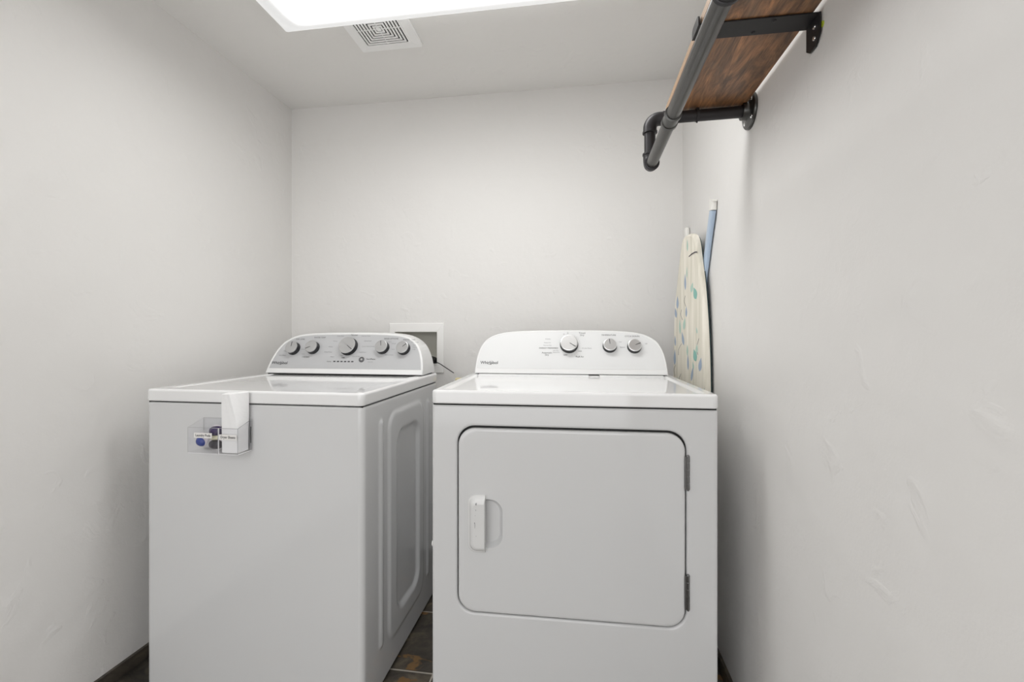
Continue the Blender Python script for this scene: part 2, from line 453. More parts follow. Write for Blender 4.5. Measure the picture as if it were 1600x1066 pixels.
for sx, sy in ((1, 0), (0, 1)):
    mb.box(-0.081 if sx else -0.0016, 0.081 if sx else 0.0016, -0.081 if sy else -0.0016, 0.081 if sy else 0.0016, -0.0150, -0.0136)
mb.build('grille', M['vent'], vt)

# ------------------------------------------------------------------ appliances: shared builders
TILT = radians(24)
class Face:
    """the sloping control face of a console"""
    def __init__(s, b0, z0): s.b0 = b0; s.z0 = z0
    def at(s, a, z, out=0.0):
        return Vector((a, s.b0 + tan(TILT) * (z - s.z0) - cos(TILT) * out, z + sin(TILT) * out))
    nrm = Vector((0, -cos(TILT), sin(TILT)))

def outline(half, width, inset=0.0, zbot=None, n=64):
    c = catmull(half, 8)
    full = c + [(width - a, z) for a, z in reversed(c[:-1])]
    P = full
    if inset > 0:
        Q = []
        for i in range(len(P)):
            a = P[max(i - 1, 0)]; b = P[min(i + 1, len(P) - 1)]
            tx, tz = b[0] - a[0], b[1] - a[1]; l = math.hypot(tx, tz)
            Q.append((P[i][0] + tz / l * inset, P[i][1] - tx / l * inset))
        P = Q
    if zbot is not None:
        Q = []
        for i in range(len(P)):
            if P[i][1] >= zbot:
                if not Q and i > 0:
                    t = (zbot - P[i - 1][1]) / (P[i][1] - P[i - 1][1]); Q.append((P[i - 1][0] + t * (P[i][0] - P[i - 1][0]), zbot))
                Q.append(P[i])
            elif Q:
                t = (zbot - P[i][1]) / (P[i - 1][1] - P[i][1]); Q.append((P[i][0] + t * (P[i - 1][0] - P[i][0]), zbot)); break
        P = Q
    return resample(P, n)

def console(face, half, width, bback, panel_mat, zpanel, parent, rim):
    z0 = face.z0
    mb = MB()
    o0 = outline(half, width); o1 = outline(half, width, 0.003, z0 + 0.001); o2 = outline(half, width, rim, zpanel)
    loops = [[(a, bback, z) for a, z in outline(half, width, 0.006)],
             [(a, bback - 0.006, z) for a, z in o0],
             [face.at(a, z, -0.004) for a, z in o0],
             [face.at(a, z, -0.001) for a, z in outline(half, width, 0.001, z0)],
             [face.at(a, z, 0.0) for a, z in o1],
             [face.at(a, z, 0.0) for a, z in outline(half, width, rim - 0.0015, zpanel - 0.0015)],
             [face.at(a, z, -0.0015) for a, z in o2]]
    mb.loft(loops, True, True)
    c = mb.build('console', M['white_plastic'], parent, angle=50)
    mb = MB()
    mb.loft([[face.at(a, z, -0.0022) for a, z in o2], [face.at(a, z, -0.0009) for a, z in o2], [face.at(a, z, -0.0006) for a, z in outline(half, width, rim + 0.0006, zpanel + 0.0006)]], True, True)
    p = mb.build('control_panel', panel_mat, c)
    # black sheet that paints shade into the gap under the console
    mb = MB(); mb.box(0.02, width - 0.02, face.b0 + 0.004, bback - 0.01, z0 - 0.006, z0 + 0.001)
    mb.build('console_gap_shade', M['dark'], c, smooth=False)
    return c

def knob(face, a, z, r, h, ang, parent, facemat):
    """ang: pointer direction, degrees anticlockwise from right"""
    c = face.at(a, z, -0.0006); nn = face.nrm
    mb = MB()
    mb.lathe([(r * 1.02, 0), (r * 1.02, 0.002), (r * 0.97, 0.004), (r * 0.93, h * 0.9), (r * 0.91, h)], c, nn, 48)
    k = mb.build('knob', M['knob_side'], parent, angle=40)
    mb = MB()
    mb.lathe([(r * 0.935, h * 0.86), (r * 0.955, h * 0.92), (r * 0.93, h + 0.0006), (r * 0.86, h + 0.0012), (r * 0.85, h + 0.0007)], c, nn, 48)
    mb.build('knob_cap', facemat, k, angle=50)
    R = Vector((1, 0, 0)); U = Vector((0, sin(TILT), cos(TILT)))
    d = R * cos(radians(ang)) + U * sin(radians(ang)); q = nn.cross(d)
    mb = MB()
    t = h + 0.0009
    vs = []
    for s0, wdt in ((0.08, 0.0008), (0.85, 0.0013)):
        for sg in (-1, 1):
            for hh in (t - 0.001, t + 0.0006): vs.append(c + d * (r * s0) + q * (sg * wdt) + nn * hh)
    mb.add(vs, [(0, 2, 3, 1), (4, 5, 7, 6), (0, 4, 6, 2), (1, 3, 7, 5), (0, 1, 5, 4), (2, 6, 7, 3)])
    mb.build('pointer', M['ink'], k, smooth=False)
    return k

def logo(face, a, z, wdt, parent):
    mb = MB()
    fn = lambda x, y: face.at(a + x, z + y * cos(TILT), 0.0)
    text_into(mb, 'Whirlpool', wdt * 0.245, fn, 'CENTER', 1.0, 0.0, wdt * 0.0028)
    # swoosh that rings the letters l and p
    pts = []
    for i in range(30):
        t = radians(-150 + 265 * i / 29)
        pts.append((wdt * (0.06 + 0.155 * cos(t) * 1.0), wdt * (0.0 + 0.105 * sin(t))))
    vs = []; fs = []
    for i, (x, y) in enumerate(pts):
        th = wdt * 0.011 * sin(pi * (i + 0.6) / 30.2)
        x2, y2 = pts[min(i + 1, 29)]; x1, y1 = pts[max(i - 1, 0)]
        l = math.hypot(x2 - x1, y2 - y1); nx, ny = -(y2 - y1) / l, (x2 - x1) / l
        sk = lambda X, Y: (X + 0.45 * Y, Y)
        vs += [fn(*sk(x + nx * th, y + ny * th)), fn(*sk(x - nx * th, y - ny * th))]
    for i in range(29): fs.append((2 * i, 2 * i + 1, 2 * i + 3, 2 * i + 2))
    mb.add(vs, fs)
    return mb.build('logo', M['ink'], parent, smooth=False)

def lettering(face, items, parent, matl, name='printed_word'):
    for txt, a, z, size in items:
        mb = MB(); fn = lambda x, y: face.at(a + x, z + y * cos(TILT), -0.0001)
        text_into(mb, txt, size, fn, 'CENTER', 1.0)
        mb.build(name, matl, parent, smooth=False)

# ------------------------------------------------------------------ washing machine
WW, WTOP, WLIP = 0.6963, 0.9038, 0.8681
wm = tag(empty('washing_machine', (-1.284, 1.1534, 0), radians(-0.26929)), 'white top-load washing machine with grey control panel, in the left corner', 'washing machine')
def emboss(b, z):
    """pressed ribs on the cabinet's side"""
    def sd(b0, b1, z0, z1, r):
        cx, cz = (b0 + b1) / 2, (z0 + z1) / 2; hx, hz = (b1 - b0) / 2 - r, (z1 - z0) / 2 - r
        dx, dz = abs(b - cx) - hx, abs(z - cz) - hz
        return math.hypot(max(dx, 0), max(dz, 0)) + min(max(dx, dz), 0) - r
    h = 0.0
    h += 0.005 * smoothstep((-sd(0.095, 0.128, 0.12, 0.812, 0.016)) / 0.010)       # front slot
    h += 0.005 * smoothstep((-sd(0.155, 0.475, 0.09, 0.825, 0.06)) / 0.016)         # outer panel
    h -= 0.010 * smoothstep((-sd(0.215, 0.425, 0.15, 0.76, 0.06)) / 0.020)           # inner dish
    h += 0.005 * smoothstep((-sd(0.505, 0.54, 0.12, 0.812, 0.016)) / 0.010)         # rear slot
    return h
mb = MB()
r = 0.016; D = 0.645
def wloop(ins):
    P = []
    n = 8
    def arc(cx, cy, a0):
        for i in range(n + 1):
            a = a0 + (pi / 2) * i / n
            P.append((cx + (r - ins) * cos(a), cy + (r - ins) * sin(a)))
    arc(r, r, pi)                       # front left
    arc(WW - r, r, 1.5 * pi)            # front right
    m_ = 110
    for i in range(1, m_): P.append((WW - ins, r + (D - 2 * r) * i / m_))
    arc(WW - r, D - r, 0)
    arc(r, D - r, pi / 2)
    return P
zs = [0.012 + (WLIP - 0.012 - 0.010) * i / 150 for i in range(151)]
loops = []
for z in zs:
    lp = []
    for a, b in wloop(0):
        e = emboss(b, z) if a > WW - 1e-4 else 0
        lp.append((a + e, b, z))
    loops.append(lp)
for ins, z in ((0.0012, WLIP - 0.0055), (0.0045, WLIP - 0.004), (0.010, WLIP - 0.0035)):
    loops.append([(a, b, z) for a, b in wloop(ins)])
mb.loft(loops, True, True)
mb.build('cabinet', M['enamel'], wm, angle=45)
mb = MB(); mb.box(0.005, WW - 0.005, 0.005, D - 0.012, WLIP - 0.006, WLIP + 0.004)
mb.build('top_gap_shade', M['dark'], wm, smooth=False)  # dark filler paints shade into the seam below the top panel
# four feet
for a, b in ((0.06, 0.06), (WW - 0.06, 0.06), (0.06, D - 0.06), (WW - 0.06, D - 0.06)):
    mb = MB(); mb.lathe([(0.022, 0), (0.022, 0.008), (0.015, 0.010), (0.012, 0.016)], (a, b, 0), (0, 0, 1), 20)
    mb.build('foot', M['rubber'], wm)

def top_slab(name, x0, x1, y0, y1, z0, z1, r, steps, material, parent):
    """steps: (inset, drop) continuing inward over the top surface"""
    mb = MB(); loops = []
    seq = [(0.006, z0 + 0.0005), (0.0015, z0), (0.0, z0 + 0.003), (0.0, z1 - 0.0075)]
    for k in range(1, 6):
        t = (pi / 2) * k / 5; seq.append((0.0075 * (1 - cos(t)), z1 - 0.0075 + 0.0075 * sin(t)))
    for ins, dz in steps: seq.append((ins, z1 + dz))
    for ins, z in seq:
        rb = max(r - ins, 0.004)
        loops.append([(x, y, z) for x, y in rr(x0 + ins, x1 - ins, y0 + ins, y1 - ins, rb, 6)])
    mb.loft(loops, True, True)
    return mb.build(name, material, parent, angle=50)
def ramp(i0, i1, d0, d1, n=6): return [(i0 + (i1 - i0) * k / n, d0 + (d1 - d0) * smoothstep(k / n)) for k in range(n + 1)]
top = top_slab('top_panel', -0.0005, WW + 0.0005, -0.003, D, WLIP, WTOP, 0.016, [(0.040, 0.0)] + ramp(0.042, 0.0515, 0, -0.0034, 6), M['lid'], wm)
# hinged lid lying in the top panel
mb = MB(); loops = []
for ins, z in ((0.0, WTOP - 0.006), (0.0, WTOP - 0.0031), (0.0004, WTOP - 0.0029)):
    loops.append([(x, y, z) for x, y in rr(0.052 + ins, WW - 0.052 - ins, 0.050 + ins, 0.478 - ins, 0.018, 6)])
mb.loft(loops, True, True)
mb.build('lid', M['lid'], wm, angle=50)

wf = Face(0.495, 0.9085)
WH = [(0.0115, 0.9085), (0.0130, 0.930), (0.0215, 0.9685), (0.0375, 1.0075), (0.061, 1.036), (0.098, 1.0565), (0.150, 1.0675), (0.235, 1.0720), (0.348, 1.0731)]
WH[-1] = (WW / 2, 1.0731)
wc = console(wf, WH, WW, 0.642, M['silver_panel'], 0.927, wm, 0.0085)
for a, z, rd, ang, fm in ((0.1095, 1.0053, 0.0275, 92, 'knob_face_gray'), (0.197, 1.0085, 0.0270, 205, 'knob_face_gray'), (0.3535, 1.0145, 0.0375, -35, 'knob_face'), (0.5015, 1.0105, 0.0270, 100, 'knob_face_gray'), (0.591, 1.0075, 0.0265, 42, 'knob_face')):
    knob(wf, a, z, rd, 0.021, ang, wc, M['knob_face_gray'])
mb = MB(); mb.lathe([(0.0115, 0), (0.0115, 0.002), (0.0105, 0.003), (0.0085, 0.0031), (0.0075, 0.0022)], wf.at(0.4204, 0.9639, -0.0006), wf.nrm, 32)
bt = mb.build('start_button', M['button'], wc)
mb = MB(); mb.lathe([(0.0042, 0.0022), (0.0042, 0.0034), (0.0036, 0.0038)], wf.at(0.4204, 0.9639, -0.0006), wf.nrm, 24)
mb.build('button_centre', M['knob_face_gray'], bt)
for i in range(6):
    a = 0.3047 + 0.01555 * i
    mb = MB(); P = [wf.at(a + dx, 0.9556 + dz, o_) for o_ in (-0.0008, 0.0002) for dx, dz in ((-0.0046, -0.0021), (0.0046, -0.0021), (0.0046, 0.0021), (-0.0046, 0.0021))]
    mb.add(P, [(0, 1, 2, 3), (4, 5, 6, 7), (0, 1, 5, 4), (1, 2, 6, 5), (2, 3, 7, 6), (3, 0, 4, 7)])
    mb.build('status_light', M['ink'], wc, smooth=False)
logo(wf, 0.063, 0.9475, 0.070, wc)
lettering(wf, [('SOIL LEVEL', 0.128, 1.0445, 0.0085), ('WATER TEMP', 0.214, 1.0515, 0.0085), ('Normal', 0.366, 1.0625, 0.0095), ('RINSE OPTIONS', 0.530, 1.0475, 0.0085),
               ('WATER LEVEL', 0.6075, 1.0435, 0.0085), ('Sensing', 0.281, 0.9555, 0.0065), ('Cold Start', 0.172, 0.9725, 0.008), ('OFF', 0.339, 0.9705, 0.0085), ('Start/Pause', 0.4595, 0.966, 0.0085)], wc, M['ink'])
lettering(wf, [('Heavy', 0.074, 0.996, 0.0065), ('Extra Heavy', 0.066, 0.978, 0.0065), ('Hot', 0.163, 1.023, 0.0065), ('Warm', 0.152, 1.003, 0.0065), ('Cool', 0.158, 0.984, 0.0065),
               ('Heavy Duty', 0.305, 1.058, 0.0065), ('Colors', 0.287, 1.037, 0.0065), ('Whites', 0.273, 1.014, 0.0065), ('Bulky/Sheets', 0.268, 0.993, 0.0065), ('Rinse', 0.290, 0.974, 0.0065),
               ('Delicate Wash', 0.418, 1.058, 0.0065), ('Casual/Cold', 0.430, 1.038, 0.0065), ('Quick Wash/Towels', 0.437, 1.016, 0.0065), ('Soak/Wash', 0.418, 0.993, 0.0065), ('Drain & Spin', 0.394, 0.976, 0.0065),
               ('1 Rinse', 0.524, 1.035, 0.006), ('2 Rinses', 0.544, 1.028, 0.006), ('Extra', 0.546, 1.005, 0.006), ('Fabric Softener', 0.534, 0.983, 0.006), ('Auto Sensing', 0.632, 1.034, 0.006),
               ('Small', 0.632, 1.022, 0.006), ('Medium', 0.636, 1.014, 0.006), ('Large', 0.634, 1.006, 0.006), ('Hold 3 Sec', 0.4595, 0.955, 0.005), ('SPIN', 0.332, 0.978, 0.006)], wc, M['ink_soft'])

# ------------------------------------------------------------------ clothes dryer
DW, DTOP, DLIP = 0.737, 0.9178, 0.8824
dr = tag(empty('clothes_dryer', (-0.3906, 1.1482, 0), radians(1.3866)), 'white front-load clothes dryer with white control panel, right of the washing machine', 'clothes dryer')
DX0, DX1, DZ0, DZ1 = 0.0716, 0.6592, 0.3262, 0.8222
mb = MB(); loops = []
def az(x0, x1, z0, z1, r, b, n=10, rs=None): return [(x, b, z) for x, z in rr(x0, x1, z0, z1, r, n, rs)]
for ins, b in ((0.0, 0.645), (0.0, 0.012), (0.0006, 0.0075), (0.0022, 0.0032), (0.0055, 0.0006), (0.010, 0.0), (0.013, 0.0)):
    loops.append(az(ins, DW - ins, 0.012 + ins, DLIP - 0.0035 - ins, 0.004, b))
for g, b in ((0.010, 0.0), (0.007, 0.0), (0.0045, 0.0006), (0.0025, 0.0022), (0.0012, 0.005), (0.0012, 0.010), (0.0012, 0.022)):
    loops.append(az(DX0 - g, DX1 + g, DZ0 - g, DZ1 + g, 0.046 + g, b))
mb.loft(loops, True, False)
mb.build('cabinet', M['enamel'], dr, angle=40)
mb = MB(); mb.box(DX0 - 0.001, DX1 + 0.001, 0.0115, 0.05, DZ0 - 0.004, DZ1 + 0.004)
mb.build('door_gap_shade', M['dark'], dr, smooth=False)  # black block paints the shade in the gap around the door
for a, b in ((0.06, 0.06), (DW - 0.06, 0.06), (0.06, 0.58), (DW - 0.06, 0.58)):
    mb = MB(); mb.lathe([(0.022, 0), (0.022, 0.008), (0.015, 0.010), (0.012, 0.016)], (a, b, 0), (0, 0, 1), 20)
    mb.build('foot', M['rubber'], dr)
mb = MB(); mb.box(0.004, DW - 0.004, 0.0045, 0.63, DLIP - 0.006, DLIP + 0.004)
mb.build('top_gap_shade', M['dark'], dr, smooth=False)  # black strip in place of shade between cabinet and top panel
# door
mb = MB(); loops = []
g = 0.0022
for ins, b in ((0.0, 0.0105), (0.0, 0.004), (0.0004, 0.001), (0.0016, -0.0014), (0.004, -0.0032), (0.0075, -0.004), (0.012, -0.004)):
    loops.append(az(DX0 + g + ins, DX1 - g - ins, DZ0 + g + 0.001 + ins, DZ1 - g - 0.0022 - ins, 0.045 - ins * 0.6, b))
loops.append(az(0.1175, 0.1955, 0.5015, 0.6325, 0.0355, -0.004))
for k in range(9):
    t = k / 8
    ins = 0.024 * t; dep = 0.024 * t * (2 - t)
    loops.append(az(0.118 + ins * 0.3, 0.194 - ins, 0.503 + ins, 0.631 - ins, 0.034 - ins * 0.4, -0.004 + dep))
mb.loft(loops, True, True)
door = mb.build('door', M['enamel'], dr, angle=40)
mb = MB(); loops = []
def hl(x0, z0, z1, r, b): return az(x0, 0.1485, z0, z1, 0, b, 8, rs=(0.0008, r, r, 0.0008))
for i_, b, r_ in ((0.0, -0.0035, 0.022), (0.0, -0.0075, 0.022), (0.001, -0.0085, 0.021), (0.0045, -0.0088, 0.018), (0.005, -0.0092, 0.018), (0.0062, -0.0120, 0.017), (0.0105, -0.0195, 0.015), (0.0145, -0.0230, 0.012), (0.0185, -0.0240, 0.010)):
    loops.append(hl(0.1014 + i_, 0.4915 + i_, 0.6425 - i_, r_, b))
mb.loft(loops, True, True)
hd = mb.build('handle', M['handle'], door, angle=35)
mb = MB()
for (x, z, sx, sz) in ((0.1265, 0.624, 0.0022, 0.0034), (0.1262, 0.6085, 0.0008, 0.0022), (0.1245, 0.5945, 0.0009, 0.0009), (0.1238, 0.5685, 0.0007, 0.0085), (0.1232, 0.575, 0.0013, 0.0022), (0.1275, 0.6265, 0.0018, 0.0012), (0.1145, 0.5115, 0.0007, 0.0014), (0.127, 0.541, 0.0007, 0.0012)):
    P = [(x + sx * cos(t) * (0.7 + 0.5 * random.random()), -0.02412, z + sz * sin(t) * (0.7 + 0.5 * random.random())) for t in [2 * pi * k / 7 for k in range(7)]]
    P2 = [(p[0], -0.0238, p[2]) for p in P]
    mb = MB(); mb.loft([P2, P], True, True)
    mb.build('scuff_mark', M['ink_soft'], hd, smooth=False)
for z0, z1 in ((0.678, 0.7635), (0.3775, 0.4645)):
    mb = MB()
    nk = 5; hh = (z1 - z0) / nk
    for k in range(nk):
        za, zb = z0 + hh * k + 0.0006, z0 + hh * (k + 1) - 0.0006
        mb.lathe([(0.0034, 0), (0.0040, 0.0006), (0.0040, zb - za - 0.0006), (0.0034, zb - za)], (0.6625, -0.0045, za), (0, 0, 1), 14)
    mb.lathe([(0.0028, 0), (0.0028, z1 - z0 + 0.003), (0.002, z1 - z0 + 0.004)], (0.6625, -0.0045, z0 - 0.0015), (0, 0, 1), 12)
    mb.box(0.6545, 0.6625, -0.0058, -0.0044, z0 + 0.001, z1 - 0.001)
    mb.build('hinge', M['hinge'], dr, angle=40)
# small catch pip on the cabinet's left side, facing the washer
mb = MB(); mb.lathe([(0.009, 0.0), (0.009, 0.001), (0.007, 0.004), (0.003, 0.005)], (0.0, 0.02, 0.495), (-1, 0, 0), 20)
mb.build('side_plug', M['white_plastic'], dr)

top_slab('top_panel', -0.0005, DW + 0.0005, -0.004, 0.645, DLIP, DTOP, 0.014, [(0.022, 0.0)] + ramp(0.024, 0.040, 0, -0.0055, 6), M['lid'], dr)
mb = MB(); mb.box(0.036, 0.440, 0.452, 0.50, DTOP - 0.007, DTOP + 0.0008, 0.0012)
mb.box(0.478, DW - 0.036, 0.452, 0.50, DTOP - 0.007, DTOP + 0.0008, 0.0012)
mb.build('rear_ledge', M['lid'], dr)
mb = MB(); mb.box(0.4405, 0.4775, 0.458, 0.50, DTOP - 0.007, DTOP - 0.0025, 0.0015)
mb.build('lint_screen_handle', M['white_plastic'], dr)
df = Face(0.478, 0.921)
DH = [(0.0165, 0.921), (0.0175, 0.95), (0.021, 0.98), (0.0285, 1.008), (0.0435, 1.037), (0.071, 1.058), (0.107, 1.0705), (0.150, 1.0768), (0.21, 1.0798), (0.285, 1.0815), (DW / 2, 1.082)]
dc = console(df, DH, DW, 0.642, M['white_panel'], 0.9385, dr, 0.0065)
knob(df, 0.3695, 1.0265, 0.0335, 0.022, -33, dc, M['knob_face'])
knob(df, 0.5195, 1.0215, 0.0255, 0.019, 95, dc, M['knob_face'])
knob(df, 0.6085, 1.0195, 0.0255, 0.019, 22, dc, M['knob_face'])
logo(df, 0.070, 0.9585, 0.066, dc)
lettering(df, [('TEMPERATURE', 0.5173, 1.0627, 0.0082), ('CYCLE SIGNAL', 0.6038, 1.0585, 0.0082), ('Timed', 0.4186, 1.0705, 0.0095), ('Dry', 0.4186, 1.0625, 0.0095), ('Fluff Air', 0.409, 0.9825, 0.0092),
               ('Automatic', 0.287, 0.9965, 0.0092), ('Dry', 0.287, 0.9885, 0.0092), ('ENERGY PREFERRED', 0.293, 1.0135, 0.0080), ('OFF', 0.3561, 0.9885, 0.0085), ('Less', 0.410, 1.0035, 0.0075)], dc, M['ink'])
its = [('Heavy Dry', 0.288, 1.034, 0.006), ('Normal Dry', 0.2885, 1.024, 0.006), ('Less Dry', 0.320, 1.005, 0.006), ('Damp Dry', 0.322, 0.998, 0.006), ('Wrinkle Shield', 0.435, 1.0135, 0.006), ('Delicate', 0.290, 1.048, 0.006),
       ('Low', 0.559, 1.038, 0.006), ('Medium', 0.566, 1.018, 0.006), ('Off', 0.652, 1.031, 0.006), ('80', 0.365, 1.0705, 0.006), ('70', 0.350, 1.066, 0.006)]
its += [('|', 0.3695 + 0.041 * cos(radians(t)), 1.0265 + 0.040 * sin(radians(t)), 0.0045) for t in (70, 58, 46, 34, 20, 8, -46, -60, -75)]
lettering(df, its, dc, M['ink_soft'])

# ------------------------------------------------------------------ acrylic caddy on the washer
RZ = radians(-0.26929)
def wpt(a, b, z):
    return Vector((-1.284 + a * cos(RZ) - b * sin(RZ), 1.1534 + a * sin(RZ) + b * cos(RZ), z))
CA0, CA1, CB, CZ = 0.199, 0.3555, -0.056, 0.734
cdy = tag(empty('acrylic_caddy', wpt((CA0 + CA1) / 2, 0, CZ), RZ), 'clear acrylic two-compartment caddy stuck to the washing machine\'s front', 'caddy')
ca = -(CA0 + CA1) / 2
th = 0.0022
def cplate(name, pts, nrm, material, parent, t=th):
    """flat plate from a polygon with a thickness"""
    nrm = Vector(nrm); mb = MB(); P = [Vector(p) for p in pts]
    mb.loft([P, [p + nrm * t for p in P]], True, True); return mb.build(name, material, parent, smooth=False)
xa, xb, xd = CA0 + ca, CA1 + ca, 0.2945 + ca
zf, zk = 0.806 - CZ, 0.823 - CZ
cplate('back_plate', [(xa, -0.0035, -0.004), (xb, -0.0035, -0.004), (xb, -0.0035, zk), (xa, -0.0035, zk)], (0, 1, 0), M['acrylic'], cdy)
cplate('front_plate', [(xa, CB, 0), (xb, CB, 0), (xb, CB, zf), (xa, CB, zf)], (0, 1, 0), M['acrylic'], cdy)
cplate('floor_plate', [(xa, CB + th, 0), (xb, CB + th, 0), (xb, -0.0035, 0), (xa, -0.0035, 0)], (0, 0, 1), M['acrylic'], cdy)
for x in (xa, xd, xb - th):
    cplate('side_plate' if x != xd else 'divider', [(x, CB + th, th), (x, -0.0035, th), (x, -0.0035, zk), (x, CB + th, zf)], (1, 0, 0), M['acrylic'], cdy)
mb = MB()
e = 0.0006
def edge(p, q, r=e): mb.tube([p, q], r, 6)
edge((xa, CB, zf), (xb, CB, zf)); edge((xb, CB, 0), (xb, CB, zf)); edge((xb, CB, zf), (xb, -0.0035, zk)); edge((xa, CB, 0), (xa, CB, zf), 0.0004)
edge((xa, -0.0035, zk), (xb, -0.0035, zk)); edge((xb, -0.0035, 0), (xb, -0.0035, zk), 0.0009); edge((xa, -0.0035, zf - 0.02), (xa, -0.0035, zk)); edge((xd, CB, 0), (xd, CB, zf), 0.0007)
edge((xa, CB, zf), (xa, -0.0035, zk), 0.0003)
mb.build('cut_edges', M['acrylic_edge'], cdy)
mb = MB(); edge((xb, CB, 0), (xb, -0.0035, 0), 0.0009); edge((xa, CB, 0), (xb, CB, 0), 0.0007); edge((xd + 0.0022, CB, 0), (xd + 0.0022, CB, zf), 0.0009)
mb.build('polished_edges', M['acrylic_bright'], cdy)
mb = MB(); mb.box(xb - 0.006, xb - 0.003, -0.0013, -0.0002, 0.02, zk - 0.022)
mb.build('adhesive_strip', M['dark'], cdy, smooth=False)
for nm, x0, x1, z0, z1, txt in (('pods_label', 0.2190, 0.2755, 0.7772, 0.7915, 'Laundry Pods'), ('sheets_label', 0.2985, 0.3530, 0.7745, 0.7890, 'Dryer Sheets')):
    mb = MB(); mb.box(x0 + ca, x1 + ca, CB - 0.0005, CB - 0.0001, z0 - CZ, z1 - CZ)
    lb = mb.build(nm, M['label'], cdy, smooth=False)
    mb = MB(); fn = lambda x, y: Vector(((x0 + x1) / 2 + ca + x, CB - 0.0007, (z0 + z1) / 2 - CZ + y))
    text_into(mb, txt, 0.0098, fn, xs=0.88, bold=0.00025)
    mb.build('lettering', M['ink'], lb, smooth=False)

# dryer sheets: folded stack fanned out at the top
mb = MB()
B0 = [(0.3005, -0.051, 0.7375), (0.351, -0.051, 0.7375), (0.351, -0.008, 0.7375), (0.3005, -0.008, 0.7375)]
B1 = [(0.2990, -0.051, 0.81), (0.3515, -0.051, 0.81), (0.352, -0.008, 0.81), (0.299, -0.010, 0.81)]
B2 = [(0.299, -0.0505, 0.899), (0.326, -0.0515, 0.900), (0.3565, -0.010, 0.902), (0.290, -0.014, 0.900)]
def bilo(P, n=7):
    out = []
    for i in range(4):
        a, b = Vector(P[i]), Vector(P[(i + 1) % 4])
        for k in range(n):
            p = a.lerp(b, k / n)
            if k == 0:
                c = sum((Vector(q) for q in P), Vector()) / 4
                p = p.lerp(c, 0.05)
            out.append(p)
    return out
loops = []
for k in range(13):
    t = k / 12
    if t < 0.42: q = t / 0.42; P = [Vector(a).lerp(Vector(b), q) for a, b in zip(B0, B1)]
    else: q = (t - 0.42) / 0.58; P = [Vector(a).lerp(Vector(b), q) for a, b in zip(B1, B2)]
    lp = bilo(P)
    lp = [p + Vector((0, 0.0008 * sin(i * 1.7 + k * 0.5), 0)) * (1 if t > 0.4 else 0.2) for i, p in enumerate(lp)]
    loops.append([Vector((p.x, p.y, p.z)) for p in lp])
top_l = [p + (sum(loops[-1], Vector()) / len(loops[-1]) - p) * 0.1 + Vector((0, 0, 0.0015)) for p in loops[-1]]
loops.append(top_l)
mb.loft(loops, True, True)
o = mb.build('dryer_sheets', M['sheet'], matrix=Matrix.Translation(wpt(0, 0, 0)) @ Matrix.Rotation(RZ, 4, 'Z'), angle=30)
tag(o, 'stack of folded white dryer sheets standing up in the acrylic caddy', 'dryer sheets')

def pod(name, a, b, z, rot, tilt, shapes, label, s=1.0):
    e0 = tag(empty(name, wpt(a, b, z)), label, 'laundry pod', 'laundry pods in the caddy')
    e0.rotation_euler = (tilt, rot, RZ)
    def blob(cx, cz, rx, ry, rz, k=2.4, ang=0.0, n1=14, n2=24):
        mb = MB(); loops = []
        for i in range(1, n1):
            ph = -pi / 2 + pi * i / n1; lp = []
            for j in range(n2):
                th_ = 2 * pi * j / n2
                sp = lambda v: math.copysign(abs(v) ** (2 / k), v)
                x = rx * sp(cos(ph)) * sp(cos(th_)); zz = rz * sp(cos(ph)) * sp(sin(th_)); y = ry * sin(ph)
                lp.append((s * (cx + x * cos(ang) - zz * sin(ang)), s * y, s * (cz + x * sin(ang) + zz * cos(ang))))
            loops.append(lp)
        mb.loft(loops, True, True); return mb
    for nm, cx, cz, rx, ry, rz, k, ang, c in shapes: blob(cx, cz, rx, ry, rz, k, ang).build(nm, M[c], e0, angle=60)
pod('laundry_pod', 0.2690, -0.032, 0.7740, 0.05, 0.03, [('film_pouch', 0, 0, 0.0235, 0.004, 0.0360, 2.6, 0, 'pod_white'), ('purple_chamber', 0.0, 0.0185, 0.0225, 0.014, 0.0150, 2.3, 0.12, 'purple'),
    ('cream_chamber', 0.0, 0.0015, 0.0225, 0.0135, 0.0085, 2.3, 0.12, 'cream'), ('dark_chamber', 0.0, -0.0190, 0.0225, 0.014, 0.0140, 2.3, 0.12, 'navy')], 'laundry pod with purple, cream and dark chambers, by the caddy divider')
pod('laundry_pod', 0.2225, -0.034, 0.7640, 0.5, 0.02, [('film_pouch', 0, 0.004, 0.0185, 0.004, 0.0200, 2.6, 0, 'pod_white'), ('blue_chamber', 0.0, -0.003, 0.0155, 0.011, 0.0135, 2.1, 0.2, 'blue')], 'smaller laundry pod with a bright blue chamber, at the caddy\'s left end')

# ------------------------------------------------------------------ supply box in the back wall
bx = tag(empty('supply_box', ((BX0 + BX1) / 2, YB, BZ0)), 'white plastic washer supply box set into the back wall behind the washing machine', 'outlet box')
inv = Matrix.Translation(-bx.location)
mb = MB(); loops = []
for (x0, x1, z0, z1, y) in ((-0.8961, -0.6254, 0.882, 1.118, YB), (-0.8961, -0.6254, 0.882, 1.118, YB - 0.004), (-0.8945, -0.627, 0.8836, 1.1164, YB - 0.006), (BX0 - 0.002, BX1 + 0.002, BZ0 - 0.002, BZ1 + 0.002, YB - 0.007), (BX0, BX1, BZ0, BZ1, YB - 0.006), (BX0, BX1, BZ0, BZ1, YB + 0.004)):
    loops.append([(x, y, z) for x, z in rr(x0, x1, z0, z1, 0.002, 2)])
mb.loft(loops)
mb.build('faceplate', M['box_plastic'], bx, matrix=inv)
mb = MB(); loops = []
